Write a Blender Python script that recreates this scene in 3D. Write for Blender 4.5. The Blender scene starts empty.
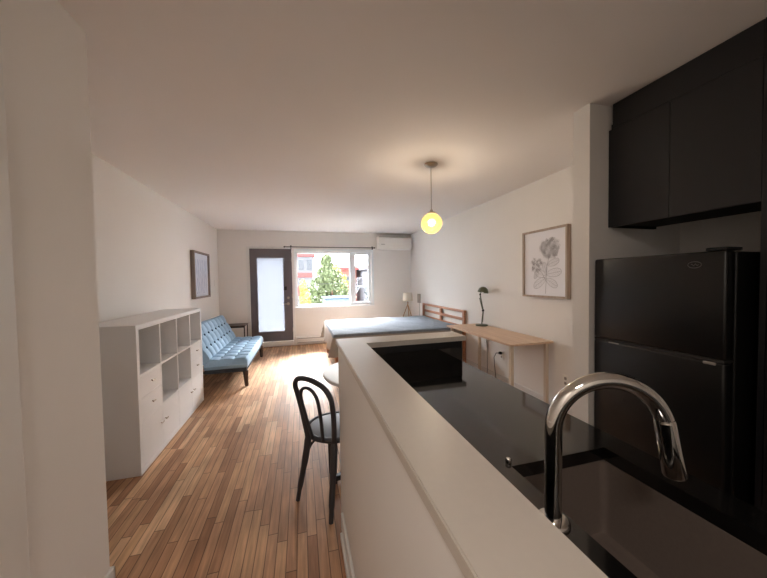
import bpy, bmesh, math, random
from mathutils import Vector, Matrix, Euler
random.seed(7)
PI = math.pi
C = bpy.context.scene.collection
sc = bpy.context.scene

# ------------------------------------------------------------------ camera
YAW, PITCH, ROLL, F, CAM_H = .2654, .0311, .0155, 302.3, 1.4276
cam_data = bpy.data.cameras.new('camera')
cam = bpy.data.objects.new('camera', cam_data); C.objects.link(cam)
cam_data.sensor_fit = 'HORIZONTAL'; cam_data.sensor_width = 36
cam_data.lens = 36 * F / 767
cam_data.clip_start = .03; cam_data.clip_end = 300
fwd = Vector((math.sin(YAW)*math.cos(PITCH), math.cos(YAW)*math.cos(PITCH), -math.sin(PITCH)))
right0 = Vector((math.cos(YAW), -math.sin(YAW), 0))
up0 = right0.cross(fwd)
cr, sr = math.cos(ROLL), math.sin(ROLL)
right = right0*cr - up0*sr
up = up0*cr + right0*sr
cam.matrix_world = Matrix(((right.x, up.x, -fwd.x, 0), (right.y, up.y, -fwd.y, 0), (right.z, up.z, -fwd.z, CAM_H), (0, 0, 0, 1)))
sc.camera = cam

# ------------------------------------------------------------------ world, sun, exposure
W = bpy.data.worlds.new('world'); sc.world = W; W.use_nodes = True
bg = W.node_tree.nodes['Background']
# hazy sky, brightest above the far horizon the window looks at, dim behind the house
SKY_BASE, SKY_GLOW = 2.2, 94.0
_nt = W.node_tree
def _m(op, a, b_=None):
    n = _nt.nodes.new('ShaderNodeMath'); n.operation = op
    for i, v in enumerate((a, b_)):
        if v is None: continue
        if isinstance(v, (int, float)): n.inputs[i].default_value = v
        else: _nt.links.new(v, n.inputs[i])
    return n.outputs[0]
_tc = _nt.nodes.new('ShaderNodeTexCoord'); _sp = _nt.nodes.new('ShaderNodeSeparateXYZ'); _nt.links.new(_tc.outputs['Generated'], _sp.inputs[0])
_el = _nt.nodes.new('ShaderNodeMapRange'); _el.interpolation_type = 'SMOOTHSTEP'
_el.inputs['From Min'].default_value = .26; _el.inputs['From Max'].default_value = .80; _nt.links.new(_sp.outputs[2], _el.inputs[0])
_az = _m('POWER', _m('MAXIMUM', _sp.outputs[1], 0.0), 1.5)
_st = _m('ADD', _m('MULTIPLY', _m('MULTIPLY', _el.outputs[0], _az), SKY_GLOW), SKY_BASE)
bg.inputs[0].default_value = (.96, .98, 1.0, 1); _nt.links.new(_st, bg.inputs[1])
sun_d = bpy.data.lights.new('sun', 'SUN'); sun_d.energy = .25; sun_d.angle = .03; sun_d.color = (1, .93, .82)
sun = bpy.data.objects.new('sun', sun_d); C.objects.link(sun)
sun.rotation_euler = Euler((math.radians(50), 0, math.radians(-25)))      # from behind the house, high: lights the yard, not the room
sc.view_settings.view_transform = 'Standard'; sc.view_settings.look = 'None'
sc.view_settings.gamma = 1; sc.view_settings.use_curve_mapping = False
sc.view_settings.exposure = 2.3
def area(name, loc, size_x, size_y, energy, color, rot, portal=False):
    d = bpy.data.lights.new(name, 'AREA'); d.shape = 'RECTANGLE'; d.size = size_x; d.size_y = size_y
    d.energy = energy; d.color = color
    if portal: d.cycles.is_portal = True
    o = bpy.data.objects.new(name, d); C.objects.link(o); o.location = loc; o.rotation_euler = rot
    return o
# added fill lamp behind the viewer, out of view, brightens the near room (its fixture is built below)
LAMP = (-.35, -.75)
hall = area('hall_fill_light', (LAMP[0], LAMP[1], 2.40), .3, .3, 3.6, (1, .90, .82), (0, 0, 0))
area('window_portal', (.75, 7.13, 1.46), 1.75, 1.3, 1, (1, 1, 1), (math.radians(-90), 0, 0), True)

# ------------------------------------------------------------------ materials
def lin(c):
    c /= 255.0
    return c/12.92 if c <= .04045 else ((c+.055)/1.055)**2.4
def rgb(r, g, b): return (lin(r), lin(g), lin(b), 1)
def new_mat(name):
    m = bpy.data.materials.new(name); m.use_nodes = True
    return m, m.node_tree, m.node_tree.nodes['Principled BSDF']
def mat(name, col, rough=.6, metal=0, spec=.5, noise=0, nscale=20, bump=0, bscale=200, coat=0):
    m, nt, b = new_mat(name)
    b.inputs['Base Color'].default_value = col; b.inputs['Roughness'].default_value = rough
    b.inputs['Metallic'].default_value = metal; b.inputs['Specular IOR Level'].default_value = spec
    b.inputs['Coat Weight'].default_value = coat
    tc = nt.nodes.new('ShaderNodeTexCoord')
    n = nt.nodes.new('ShaderNodeTexNoise'); n.inputs['Scale'].default_value = nscale; n.inputs['Detail'].default_value = 4
    nt.links.new(tc.outputs['Object'], n.inputs['Vector'])
    mx = nt.nodes.new('ShaderNodeMix'); mx.data_type = 'RGBA'
    k = 1 - noise
    mx.inputs[6].default_value = (col[0]*k, col[1]*k, col[2]*k, 1)
    k = 1 + noise
    mx.inputs[7].default_value = (min(1, col[0]*k), min(1, col[1]*k), min(1, col[2]*k), 1)
    nt.links.new(n.outputs['Fac'], mx.inputs[0]); nt.links.new(mx.outputs[2], b.inputs['Base Color'])
    if bump:
        n2 = nt.nodes.new('ShaderNodeTexNoise'); n2.inputs['Scale'].default_value = bscale; n2.inputs['Detail'].default_value = 3
        nt.links.new(tc.outputs['Object'], n2.inputs['Vector'])
        bp = nt.nodes.new('ShaderNodeBump'); bp.inputs['Strength'].default_value = bump; bp.inputs['Distance'].default_value = .002
        nt.links.new(n2.outputs['Fac'], bp.inputs['Height']); nt.links.new(bp.outputs[0], b.inputs['Normal'])
    return m
def wood(name, c1, c2, rough=.5, axis='X', scale=3.0, spec=.4):
    m, nt, b = new_mat(name)
    tc = nt.nodes.new('ShaderNodeTexCoord'); mp = nt.nodes.new('ShaderNodeMapping')
    s = [14*scale]*3; s['XYZ'.index(axis)] = scale*.8
    mp.inputs['Scale'].default_value = s
    nt.links.new(tc.outputs['Object'], mp.inputs[0])
    n = nt.nodes.new('ShaderNodeTexNoise'); n.inputs['Scale'].default_value = 1; n.inputs['Detail'].default_value = 6; n.inputs['Distortion'].default_value = .4
    nt.links.new(mp.outputs[0], n.inputs['Vector'])
    r = nt.nodes.new('ShaderNodeValToRGB'); r.color_ramp.elements[0].position = .3; r.color_ramp.elements[1].position = .7
    r.color_ramp.elements[0].color = c1; r.color_ramp.elements[1].color = c2
    nt.links.new(n.outputs['Fac'], r.inputs[0]); nt.links.new(r.outputs[0], b.inputs['Base Color'])
    b.inputs['Roughness'].default_value = rough; b.inputs['Specular IOR Level'].default_value = spec
    return m
def floor_mat():
    m, nt, b = new_mat('strip_floor')
    L = nt.links.new
    def math_(op, a, bb=None):
        n = nt.nodes.new('ShaderNodeMath'); n.operation = op
        for i, v in enumerate((a, bb)):
            if v is None: continue
            if isinstance(v, (int, float)): n.inputs[i].default_value = v
            else: L(v, n.inputs[i])
        return n.outputs[0]
    tc = nt.nodes.new('ShaderNodeTexCoord'); sp = nt.nodes.new('ShaderNodeSeparateXYZ'); L(tc.outputs['Object'], sp.inputs[0])
    u = math_('DIVIDE', sp.outputs[0], .053)
    iu = math_('FLOOR', u); fu = math_('FRACT', u)
    wn = nt.nodes.new('ShaderNodeTexWhiteNoise'); wn.noise_dimensions = '1D'; L(iu, wn.inputs['W'])
    v = math_('ADD', math_('DIVIDE', sp.outputs[1], .62), math_('MULTIPLY', wn.outputs['Value'], 7.3))
    iv = math_('FLOOR', v); fv = math_('FRACT', v)
    cb = nt.nodes.new('ShaderNodeCombineXYZ'); L(iu, cb.inputs[0]); L(iv, cb.inputs[1])
    wn2 = nt.nodes.new('ShaderNodeTexWhiteNoise'); wn2.noise_dimensions = '2D'; L(cb.outputs[0], wn2.inputs['Vector'])
    ramp = nt.nodes.new('ShaderNodeValToRGB'); e = ramp.color_ramp.elements
    e[0].position = 0; e[0].color = rgb(166, 122, 92); e[1].position = 1; e[1].color = rgb(222, 184, 148)
    for p_, c_ in ((.25, rgb(184, 142, 110)), (.55, rgb(200, 156, 122)), (.85, rgb(210, 168, 130))):
        q = e.new(p_); q.color = c_
    L(wn2.outputs['Value'], ramp.inputs[0])
    # grain
    mp = nt.nodes.new('ShaderNodeMapping'); mp.inputs['Scale'].default_value = (60, 4, 1); L(tc.outputs['Object'], mp.inputs[0])
    ad = nt.nodes.new('ShaderNodeVectorMath'); ad.operation = 'ADD'; L(mp.outputs[0], ad.inputs[0])
    sc_ = nt.nodes.new('ShaderNodeVectorMath'); sc_.operation = 'SCALE'; L(wn2.outputs['Color'], sc_.inputs[0]); sc_.inputs['Scale'].default_value = 40
    L(sc_.outputs[0], ad.inputs[1])
    n = nt.nodes.new('ShaderNodeTexNoise'); n.inputs['Scale'].default_value = 1; n.inputs['Detail'].default_value = 5; L(ad.outputs[0], n.inputs['Vector'])
    g = nt.nodes.new('ShaderNodeMapRange'); g.inputs['From Min'].default_value = .3; g.inputs['From Max'].default_value = .7
    g.inputs['To Min'].default_value = .72; g.inputs['To Max'].default_value = 1.15; L(n.outputs['Fac'], g.inputs[0])
    # large patchy wear
    n2 = nt.nodes.new('ShaderNodeTexNoise'); n2.inputs['Scale'].default_value = 2.3; n2.inputs['Detail'].default_value = 5; L(tc.outputs['Object'], n2.inputs['Vector'])
    g2 = nt.nodes.new('ShaderNodeMapRange'); g2.inputs['From Min'].default_value = .35; g2.inputs['From Max'].default_value = .65
    g2.inputs['To Min'].default_value = .82; g2.inputs['To Max'].default_value = 1.1; L(n2.outputs['Fac'], g2.inputs[0])
    tot = math_('MULTIPLY', g.outputs[0], g2.outputs[0])
    # gaps
    eu = math_('MINIMUM', fu, math_('SUBTRACT', 1.0, fu)); ev = math_('MULTIPLY', math_('MINIMUM', fv, math_('SUBTRACT', 1.0, fv)), 10.7)
    ed = math_('MINIMUM', eu, ev)
    gap = nt.nodes.new('ShaderNodeMapRange'); gap.inputs['From Min'].default_value = .015; gap.inputs['From Max'].default_value = .06
    gap.inputs['To Min'].default_value = .28; gap.inputs['To Max'].default_value = 1; L(ed, gap.inputs[0])
    tot2 = math_('MULTIPLY', tot, gap.outputs[0])
    vm = nt.nodes.new('ShaderNodeVectorMath'); vm.operation = 'SCALE'; L(ramp.outputs[0], vm.inputs[0]); L(tot2, vm.inputs['Scale'])
    L(vm.outputs[0], b.inputs['Base Color'])
    rr = nt.nodes.new('ShaderNodeMapRange'); rr.inputs['To Min'].default_value = .42; rr.inputs['To Max'].default_value = .62; b.inputs['Specular IOR Level'].default_value = .2; L(n2.outputs['Fac'], rr.inputs[0])
    L(rr.outputs[0], b.inputs['Roughness'])
    bp = nt.nodes.new('ShaderNodeBump'); bp.inputs['Strength'].default_value = .35; bp.inputs['Distance'].default_value = .002
    hh = math_('ADD', gap.outputs[0], math_('MULTIPLY', wn2.outputs['Value'], .35))
    L(hh, bp.inputs['Height']); L(bp.outputs[0], b.inputs['Normal'])
    return m
def glass_mat(name, tint=(1, 1, 1, 1)):
    m = bpy.data.materials.new(name); m.use_nodes = True; nt = m.node_tree; nt.nodes.clear()
    o = nt.nodes.new('ShaderNodeOutputMaterial'); mx = nt.nodes.new('ShaderNodeMixShader')
    t = nt.nodes.new('ShaderNodeBsdfTransparent'); t.inputs[0].default_value = tint
    g = nt.nodes.new('ShaderNodeBsdfGlossy'); g.inputs['Roughness'].default_value = .02
    fr = nt.nodes.new('ShaderNodeFresnel'); fr.inputs[0].default_value = 1.3
    nt.links.new(fr.outputs[0], mx.inputs[0]); nt.links.new(t.outputs[0], mx.inputs[1]); nt.links.new(g.outputs[0], mx.inputs[2])
    nt.links.new(mx.outputs[0], o.inputs[0]); return m
def frosted_mat():
    m = bpy.data.materials.new('frosted_glass'); m.use_nodes = True; nt = m.node_tree; nt.nodes.clear()
    o = nt.nodes.new('ShaderNodeOutputMaterial'); mx = nt.nodes.new('ShaderNodeMixShader')
    t = nt.nodes.new('ShaderNodeBsdfTranslucent'); t.inputs[0].default_value = (.155, .16, .172, 1)
    g = nt.nodes.new('ShaderNodeBsdfGlossy'); g.inputs['Roughness'].default_value = .25
    mx.inputs[0].default_value = .05
    nt.links.new(t.outputs[0], mx.inputs[1]); nt.links.new(g.outputs[0], mx.inputs[2]); nt.links.new(mx.outputs[0], o.inputs[0]); return m
def emit_mat(name, col, s, spread=None):
    m, nt, b = new_mat(name)
    b.inputs['Base Color'].default_value = col; b.inputs['Emission Color'].default_value = col; b.inputs['Emission Strength'].default_value = s
    return m

M = {}
M['wall'] = mat('wall_paint', rgb(236, 232, 227), .75, noise=.02, nscale=3, bump=.15, bscale=60)
M['ceil'] = mat('ceiling_paint', rgb(236, 231, 227), .8, noise=.02, nscale=2, bump=.15, bscale=50)
M['trim'] = mat('white_trim_paint', rgb(228, 226, 222), .45)
M['floor'] = floor_mat()
M['cap'] = mat('beige_laminate', rgb(204, 196, 186), .38, noise=.03, nscale=60)
M['black_stone'] = mat('black_polished_stone', rgb(16, 15, 15), .07, spec=.9, noise=.2, nscale=200)
M['black_panel'] = mat('black_satin_paint', rgb(26, 26, 28), .45)
M['black_cab'] = mat('black_cabinet_laminate', rgb(26, 26, 29), .42)
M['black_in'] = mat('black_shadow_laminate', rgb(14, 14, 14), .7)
M['fridge'] = mat('black_gloss_enamel', rgb(20, 19, 19), .3, noise=.1, bump=.25, bscale=500)
M['fridge_side'] = mat('black_enamel_side', rgb(14, 13, 13), .45)
M['chrome'] = mat('chrome', rgb(215, 212, 208), .07, 1)
M['steel'] = mat('brushed_steel', rgb(150, 148, 145), .3, 1)
M['sink'] = mat('dark_sink_composite', rgb(116, 104, 96), .34, .25, noise=.1, nscale=120)
M['white_mel'] = mat('white_melamine', rgb(240, 241, 242), .42)
M['gray_door'] = mat('charcoal_door_paint', rgb(106, 101, 106), .4)
M['frosted'] = frosted_mat()
M['glass'] = glass_mat('window_glass')
M['upvc'] = mat('white_window_vinyl', rgb(236, 240, 242), .4)
M['dark_metal'] = mat('dark_bronze_metal', rgb(46, 40, 38), .4, .6)
M['chair'] = mat('black_lacquered_wood', rgb(50, 50, 55), .42)
M['seat'] = mat('grey_blue_seat', rgb(128, 136, 148), .4)
M['sofa'] = mat('blue_velvet', rgb(152, 182, 206), .75, noise=.12, nscale=30, bump=.4, bscale=300)
M['sofa_btn'] = mat('dark_blue_button', rgb(42, 70, 96), .7)
M['sofa_base'] = mat('dark_underside_fabric', rgb(52, 56, 62), .85)
M['dark_wood'] = wood('dark_brown_wood', rgb(52, 36, 28), rgb(78, 54, 42), .45, 'Z')
M['bed_wood'] = wood('reddish_pine', rgb(158, 106, 78), rgb(192, 138, 104), .45, 'Y')
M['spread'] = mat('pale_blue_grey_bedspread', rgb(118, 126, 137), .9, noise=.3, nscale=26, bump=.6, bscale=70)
M['spread_hem'] = mat('taupe_bedspread_lining', rgb(120, 112, 106), .9, noise=.1, nscale=20, bump=.5, bscale=70)
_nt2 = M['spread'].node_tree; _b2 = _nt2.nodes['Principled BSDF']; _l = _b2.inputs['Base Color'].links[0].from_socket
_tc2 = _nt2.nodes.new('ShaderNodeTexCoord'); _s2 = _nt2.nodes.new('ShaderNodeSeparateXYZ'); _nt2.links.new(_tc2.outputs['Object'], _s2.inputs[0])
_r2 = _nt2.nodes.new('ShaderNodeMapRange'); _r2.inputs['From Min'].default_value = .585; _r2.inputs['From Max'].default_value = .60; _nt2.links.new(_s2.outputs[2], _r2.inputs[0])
_x2 = _nt2.nodes.new('ShaderNodeMix'); _x2.data_type = 'RGBA'; _x2.inputs[6].default_value = rgb(168, 158, 148)      # taupe border of the cover, lightened to offset shade on the sides
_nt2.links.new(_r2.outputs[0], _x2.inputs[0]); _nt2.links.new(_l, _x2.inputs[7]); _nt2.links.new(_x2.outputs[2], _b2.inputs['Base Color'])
M['mattress'] = mat('white_mattress', rgb(210, 208, 204), .85)
M['desk_top'] = wood('pale_oak_laminate', rgb(206, 174, 148), rgb(226, 198, 170), .42, 'Y')
M['desk_leg'] = mat('cream_metal', rgb(214, 200, 182), .45)
M['olive'] = mat('olive_grey_metal', rgb(88, 92, 74), .4, .3)
M['frame_wood'] = wood('weathered_frame_wood', rgb(162, 144, 130), rgb(192, 174, 160), .55, 'Z')
M['frame_grey'] = wood('grey_frame_wood', rgb(128, 116, 110), rgb(158, 146, 138), .55, 'Z')
M['paper'] = mat('art_paper', rgb(236, 235, 240), .6)
M['paper_blue'] = mat('pale_blue_print', rgb(214, 220, 232), .6, noise=.1, nscale=6)
M['ink'] = mat('grey_ink', rgb(150, 147, 152), .7)
M['ink_blue'] = mat('blue_grey_ink', rgb(160, 170, 198), .7)
M['pedestal'] = mat('black_cast_iron', rgb(30, 30, 32), .45, .3)
M['table_white'] = mat('white_table_laminate', rgb(228, 230, 232), .25)
M['plastic'] = mat('white_plastic', rgb(240, 237, 230), .4)
M['plastic_grey'] = mat('grey_plastic', rgb(150, 144, 136), .5)
M['shade'] = mat('linen_lamp_shade', rgb(226, 218, 202), .8)
M['tripod'] = wood('light_tripod_wood', rgb(164, 122, 86), rgb(196, 152, 112), .5, 'Z')
M['nickel'] = mat('brushed_nickel', rgb(176, 166, 154), .28, 1)
M['dark_slot'] = mat('dark_slot', rgb(40, 38, 36), .7)
M['cable'] = mat('black_rubber', rgb(22, 22, 24), .6)
M['logo'] = mat('silver_badge', rgb(120, 118, 120), .3, .8)
# lamp globe
m, nt, b = new_mat('glowing_amber_glass')
lw = nt.nodes.new('ShaderNodeLayerWeight'); lw.inputs[0].default_value = .35
tc = nt.nodes.new('ShaderNodeTexCoord'); sp = nt.nodes.new('ShaderNodeSeparateXYZ'); nt.links.new(tc.outputs['Normal'], sp.inputs[0])
r = nt.nodes.new('ShaderNodeValToRGB'); r.color_ramp.elements[0].color = (.30, .225, .075, 1); r.color_ramp.elements[1].color = (.23, .145, .035, 1)
mr = nt.nodes.new('ShaderNodeMapRange'); mr.inputs['From Min'].default_value = -1; mr.inputs['From Max'].default_value = 1
nt.links.new(sp.outputs[2], mr.inputs[0]); nt.links.new(mr.outputs[0], r.inputs[0])
b.inputs['Base Color'].default_value = rgb(34, 24, 12); b.inputs['Roughness'].default_value = .15
nt.links.new(r.outputs[0], b.inputs['Emission Color']); b.inputs['Emission Strength'].default_value = 1.0
GLOBE = b
_out = nt.nodes['Material Output']; _mx = nt.nodes.new('ShaderNodeMixShader'); _tr = nt.nodes.new('ShaderNodeBsdfTransparent')
_tr.inputs[0].default_value = (1, .95, .86, 1); _mx.inputs[0].default_value = .10
nt.links.new(b.outputs[0], _mx.inputs[1]); nt.links.new(_tr.outputs[0], _mx.inputs[2]); nt.links.new(_mx.outputs[0], _out.inputs[0])
M['globe'] = m

# ------------------------------------------------------------------ helpers
def wloc(o):
    v = Vector((0, 0, 0))
    while o is not None: v = v + o.location; o = o.parent
    return v
class MB:
    def __init__(s): s.bm = bmesh.new()
    def box(s, x0, x1, y0, y1, z0, z1, bev=0, seg=2, mtx=None):
        t = bmesh.new()
        bmesh.ops.create_cube(t, size=1)
        for v in t.verts:
            v.co = Vector((x0+(v.co.x+.5)*(x1-x0), y0+(v.co.y+.5)*(y1-y0), z0+(v.co.z+.5)*(z1-z0)))
        if bev:
            bmesh.ops.bevel(t, geom=list(t.edges), offset=bev, segments=seg, affect='EDGES', profile=.5, clamp_overlap=True)
        if mtx is not None: bmesh.ops.transform(t, matrix=mtx, verts=t.verts)
        s.add(t); return s
    def add(s, t):
        me = bpy.data.meshes.new('tmp'); t.to_mesh(me); t.free(); s.bm.from_mesh(me); bpy.data.meshes.remove(me)
    def tube(s, pts, rad, n=12, cap=True, closed=False, flat=None):
        pts = [Vector(p) for p in pts]; N = len(pts)
        if not isinstance(rad, (list, tuple)): rad = [rad]*N
        rings = []; prev = None
        for i, p in enumerate(pts):
            if closed: t = pts[(i+1) % N]-pts[i-1]
            elif i == 0: t = pts[1]-p
            elif i == N-1: t = p-pts[-2]
            else: t = (pts[i+1]-p).normalized()+(p-pts[i-1]).normalized()
            t.normalize()
            if prev is None:
                a = Vector((0, 0, 1)) if abs(t.z) < .9 else Vector((1, 0, 0))
                u = t.cross(a).normalized()
            else:
                u = (prev - t*prev.dot(t)).normalized()
            prev = u; w = t.cross(u)
            rings.append([s.bm.verts.new(p+(u*math.cos(2*PI*k/n)+w*math.sin(2*PI*k/n)*(flat or 1))*rad[i]) for k in range(n)])
        for i in range(N if closed else N-1):
            a, b_ = rings[i], rings[(i+1) % N]
            for k in range(n): s.bm.faces.new((a[k], a[(k+1) % n], b_[(k+1) % n], b_[k]))
        if cap and not closed:
            s.bm.faces.new(rings[0][::-1]); s.bm.faces.new(rings[-1])
        return s
    def cyl(s, p0, p1, r, r1=None, n=24): return s.tube([p0, p1], [r, r if r1 is None else r1], n)
    def lathe(s, prof, c, n=32):
        rings = []
        for r_, z in prof:
            if r_ < 1e-6: rings.append([s.bm.verts.new((c[0], c[1], c[2]+z))])
            else: rings.append([s.bm.verts.new((c[0]+r_*math.cos(2*PI*k/n), c[1]+r_*math.sin(2*PI*k/n), c[2]+z)) for k in range(n)])
        for a, b_ in zip(rings[:-1], rings[1:]):
            for k in range(n):
                q = [a[k % len(a)], a[(k+1) % n % len(a)], b_[(k+1) % n % len(b_)], b_[k % len(b_)]]
                u = []
                for v in q:
                    if v not in u: u.append(v)
                if len(u) > 2: s.bm.faces.new(u)
        return s
    def sphere(s, c, r, n=16, sx=1, sy=1, sz=1):
        t = bmesh.new(); bmesh.ops.create_uvsphere(t, u_segments=n*2, v_segments=n, radius=r)
        for v in t.verts: v.co = Vector((v.co.x*sx+c[0], v.co.y*sy+c[1], v.co.z*sz+c[2]))
        s.add(t); return s
    def prism(s, poly, axis, a0, a1):
        """polygon in the two other axes, extruded along axis"""
        def P(u, v, w): return {'x': (w, u, v), 'y': (u, w, v), 'z': (u, v, w)}[axis]
        A = [s.bm.verts.new(P(u, v, a0)) for u, v in poly]; B = [s.bm.verts.new(P(u, v, a1)) for u, v in poly]
        n = len(poly); s.bm.faces.new(A[::-1]); s.bm.faces.new(B)
        for k in range(n): s.bm.faces.new((A[k], A[(k+1) % n], B[(k+1) % n], B[k]))
        return s
    def build(s, name, material, parent=None, smooth=False):
        bmesh.ops.recalc_face_normals(s.bm, faces=s.bm.faces)
        off = wloc(parent)
        for v in s.bm.verts: v.co -= off
        me = bpy.data.meshes.new(name); s.bm.to_mesh(me); s.bm.free()
        me.materials.append(material)
        o = bpy.data.objects.new(name, me); C.objects.link(o)
        if parent is not None: o.parent = parent
        if smooth:
            me.polygons.foreach_set('use_smooth', [True]*len(me.polygons)); me.update()
            try: me.set_sharp_from_angle(angle=math.radians(40))
            except Exception: pass
        return o
def tag(o, label, cat, group=None, kind=None):
    o['label'] = label; o['category'] = cat
    if group: o['group'] = group
    if kind: o['kind'] = kind
    return o
def thing(name, label, cat, loc, group=None):
    o = bpy.data.objects.new(name, None); C.objects.link(o); o.location = loc; o.empty_display_size = .1
    return tag(o, label, cat, group)
def struct(name, mb, material, label=None, parent=None, cat=None):
    o = mb.build(name, material, parent)
    if parent is None:
        o['kind'] = 'structure'
        if label: o['label'] = label
        if cat: o['category'] = cat
    return o

# ------------------------------------------------------------------ setting
XL, XR, D, H, YB = -1.66, 2.598, 6.967, 2.519, -1.6
WT = .22
struct('floor', MB().box(XL-.1, XR+.1, YB-.1, D+WT, -.12, 0), M['floor'], 'narrow strip hardwood floor in warm brown', cat='floor')
struct('ceiling', MB().box(XL-.1, XR+.1, YB-.1, D+WT, H, H+.12), M['ceil'], 'plain white ceiling', cat='ceiling')
struct('wall_left', MB().box(XL-.15, XL, YB, D+WT, 0, H), M['wall'], 'white wall behind the blue sofa', cat='wall')
struct('wall_right', MB().box(XR, XR+.15, YB, D+WT, 0, H), M['wall'], 'white wall behind the desk and bed', cat='wall')
DX0, DX1, DZ0, DZ1 = -1.053, -.19, .12, 2.135
WX0, WX1, WZ0, WZ1 = -.12, 1.61, .845, 2.09
w = MB()
w.box(XL, DX0, D, D+WT, 0, H).box(DX0, DX1, D, D+WT, DZ1, H).box(DX0, DX1, D, D+WT, 0, .02)
w.box(DX1, WX0, D, D+WT, 0, H).box(WX0, WX1, D, D+WT, 0, WZ0).box(WX0, WX1, D, D+WT, WZ1, H).box(WX1, XR, D, D+WT, 0, H)
struct('wall_far', w, M['wall'], 'white end wall with the window and glazed door', cat='wall')
struct('wall_behind', MB().box(XL, XR, YB-.15, YB, 0, H), M['wall'], 'white wall behind the viewer', cat='wall')
JX, JY = -.878, 1.636
struct('wall_entry', MB().box(XL, JX, YB, JY, 0, H), M['wall'], 'near white wall end at the left edge', cat='wall')
PX0, PY0, PY1 = 1.781, 1.525, 1.645
struct('wall_kitchen', MB().box(PX0, XR, PY0, PY1, 0, H), M['wall'], 'narrow white stub wall beside the fridge', cat='wall')
CZ0, CZ1 = 1.04, 1.0695
struct('wall_peninsula', MB().box(.203, .335, YB, 1.80, 0, CZ0), M['wall'], 'white half wall between kitchen and living room', cat='wall')
struct('wall_peninsula_end', MB().box(.335, .955, 1.69, 1.80, 0, CZ0), M['wall'], 'short end of the half wall behind the black splashback', cat='wall')
# baseboards
def bb(name, x0, x1, y0, y1, label):
    mb = MB().box(x0, x1, y0, y1, 0, .1, .004)
    cx = (x0+x1)/2
    struct(name, mb, M['trim'], label, cat='baseboard')
bb('baseboard_left', XL, XL+.014, JY+.001, D-.001, 'white baseboard along the left wall')
bb('baseboard_right', XR-.014, XR, PY1+.001, D-.001, 'white baseboard along the right wall')
mb = MB().box(JX, JX+.014, YB+.1, 1.20, 0, .12, .004).box(JX, JX+.014, 1.26, JY+.014, 0, .12, .004).box(XL+.02, JX+.014, JY, JY+.014, 0, .12, .004)
struct('baseboard_entry', mb, M['trim'], 'white baseboard around the near wall end', cat='baseboard')
mb = MB().box(.189, .203, YB+.1, 1.70, 0, .10, .004).box(.176, .189, YB+.1, 1.64, 0, .035, .005)
struct('baseboard_peninsula', mb, M['trim'], 'white baseboard with shoe moulding along the half wall', cat='baseboard')
bb('baseboard_far', DX1+.06, WX0+.02-.0, D-.014, D-.001, 'short white baseboard between door and heater')
struct('trim_1', MB().box(JX, JX+.022, .2, 1.205, 0, H, .004), M['trim'], 'white casing strip on the near left wall', cat='trim')
# door surround and threshold
mb = MB().box(DX0-.06, DX0-.001, D-.018, D-.001, 0, DZ1+.01, .003).box(DX1+.001, DX1+.05, D-.03, D-.001, 0, DZ1+.01, .003)
mb.box(DX0-.06, DX1+.05, D-.018, D-.001, DZ1+.01, DZ1+.04, .003)
struct('trim_2', mb, M['trim'], 'thin white casing around the glazed door', cat='trim')
struct('trim_3', MB().box(DX0, DX1, D-.05, D+WT, .021, DZ0-.005, .004), M['trim'], 'white raised threshold under the glazed door', cat='trim')

# door
GX0, GX1, GZ0, GZ1 = -.915, -.362, .325, 1.945
dy0, dy1 = D+.005, D+.05
mb = MB().box(DX0+.003, GX0, dy0, dy1, DZ0, DZ1-.003).box(GX1, DX1-.003, dy0, dy1, DZ0, DZ1-.003)
mb.box(GX0, GX1, dy0, dy1, DZ0, GZ0).box(GX0, GX1, dy0, dy1, GZ1, DZ1-.003)
door = struct('door_1', mb, M['gray_door'], 'charcoal door with tall frosted glass panel beside the window', cat='door')
MB().box(GX0, GX1, dy0+.018, dy0+.026, GZ0, GZ1).build('frosted_pane', M['frosted'], door)
mb = MB()
for a in ((GX0-.022, GX0+.012, GZ0-.022, GZ1+.022), (GX1-.012, GX1+.022, GZ0-.022, GZ1+.022)): mb.box(a[0], a[1], dy0-.008, dy0, a[2], a[3], .003)
for a in ((GZ0-.022, GZ0+.012), (GZ1-.012, GZ1+.022)): mb.box(GX0-.02, GX1+.02, dy0-.0082, dy0, a[0], a[1], .003)
mb.build('glazing_bead', M['gray_door'], door)
hd = MB().cyl((-.285, dy0, .93), (-.285, dy0-.01, .93), .032).cyl((-.285, dy0-.01, .93), (-.285, dy0-.045, .93), .012).tube([(-.285, dy0-.045, .93), (-.33, dy0-.05, .93), (-.395, dy0-.045, .925)], [.011, .010, .009]).build('door_handle', M['nickel'], door, True)
MB().cyl((-.28, dy0, 1.06), (-.28, dy0-.02, 1.06), .028).box(-.285, -.275, dy0-.04, dy0-.02, 1.04, 1.08, .002).build('deadbolt', M['nickel'], door, True)
MB().box(-.36, -.305, dy0-.022, dy0, 1.23, 1.31, .005).build('night_latch', M['dark_metal'], door)
for z in (.35, 1.1, 1.9):
    MB().cyl((DX1-.008, dy0-.006, z-.045), (DX1-.008, dy0-.006, z+.045), .007, n=10).build('hinge', M['nickel'], door, True)

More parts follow.
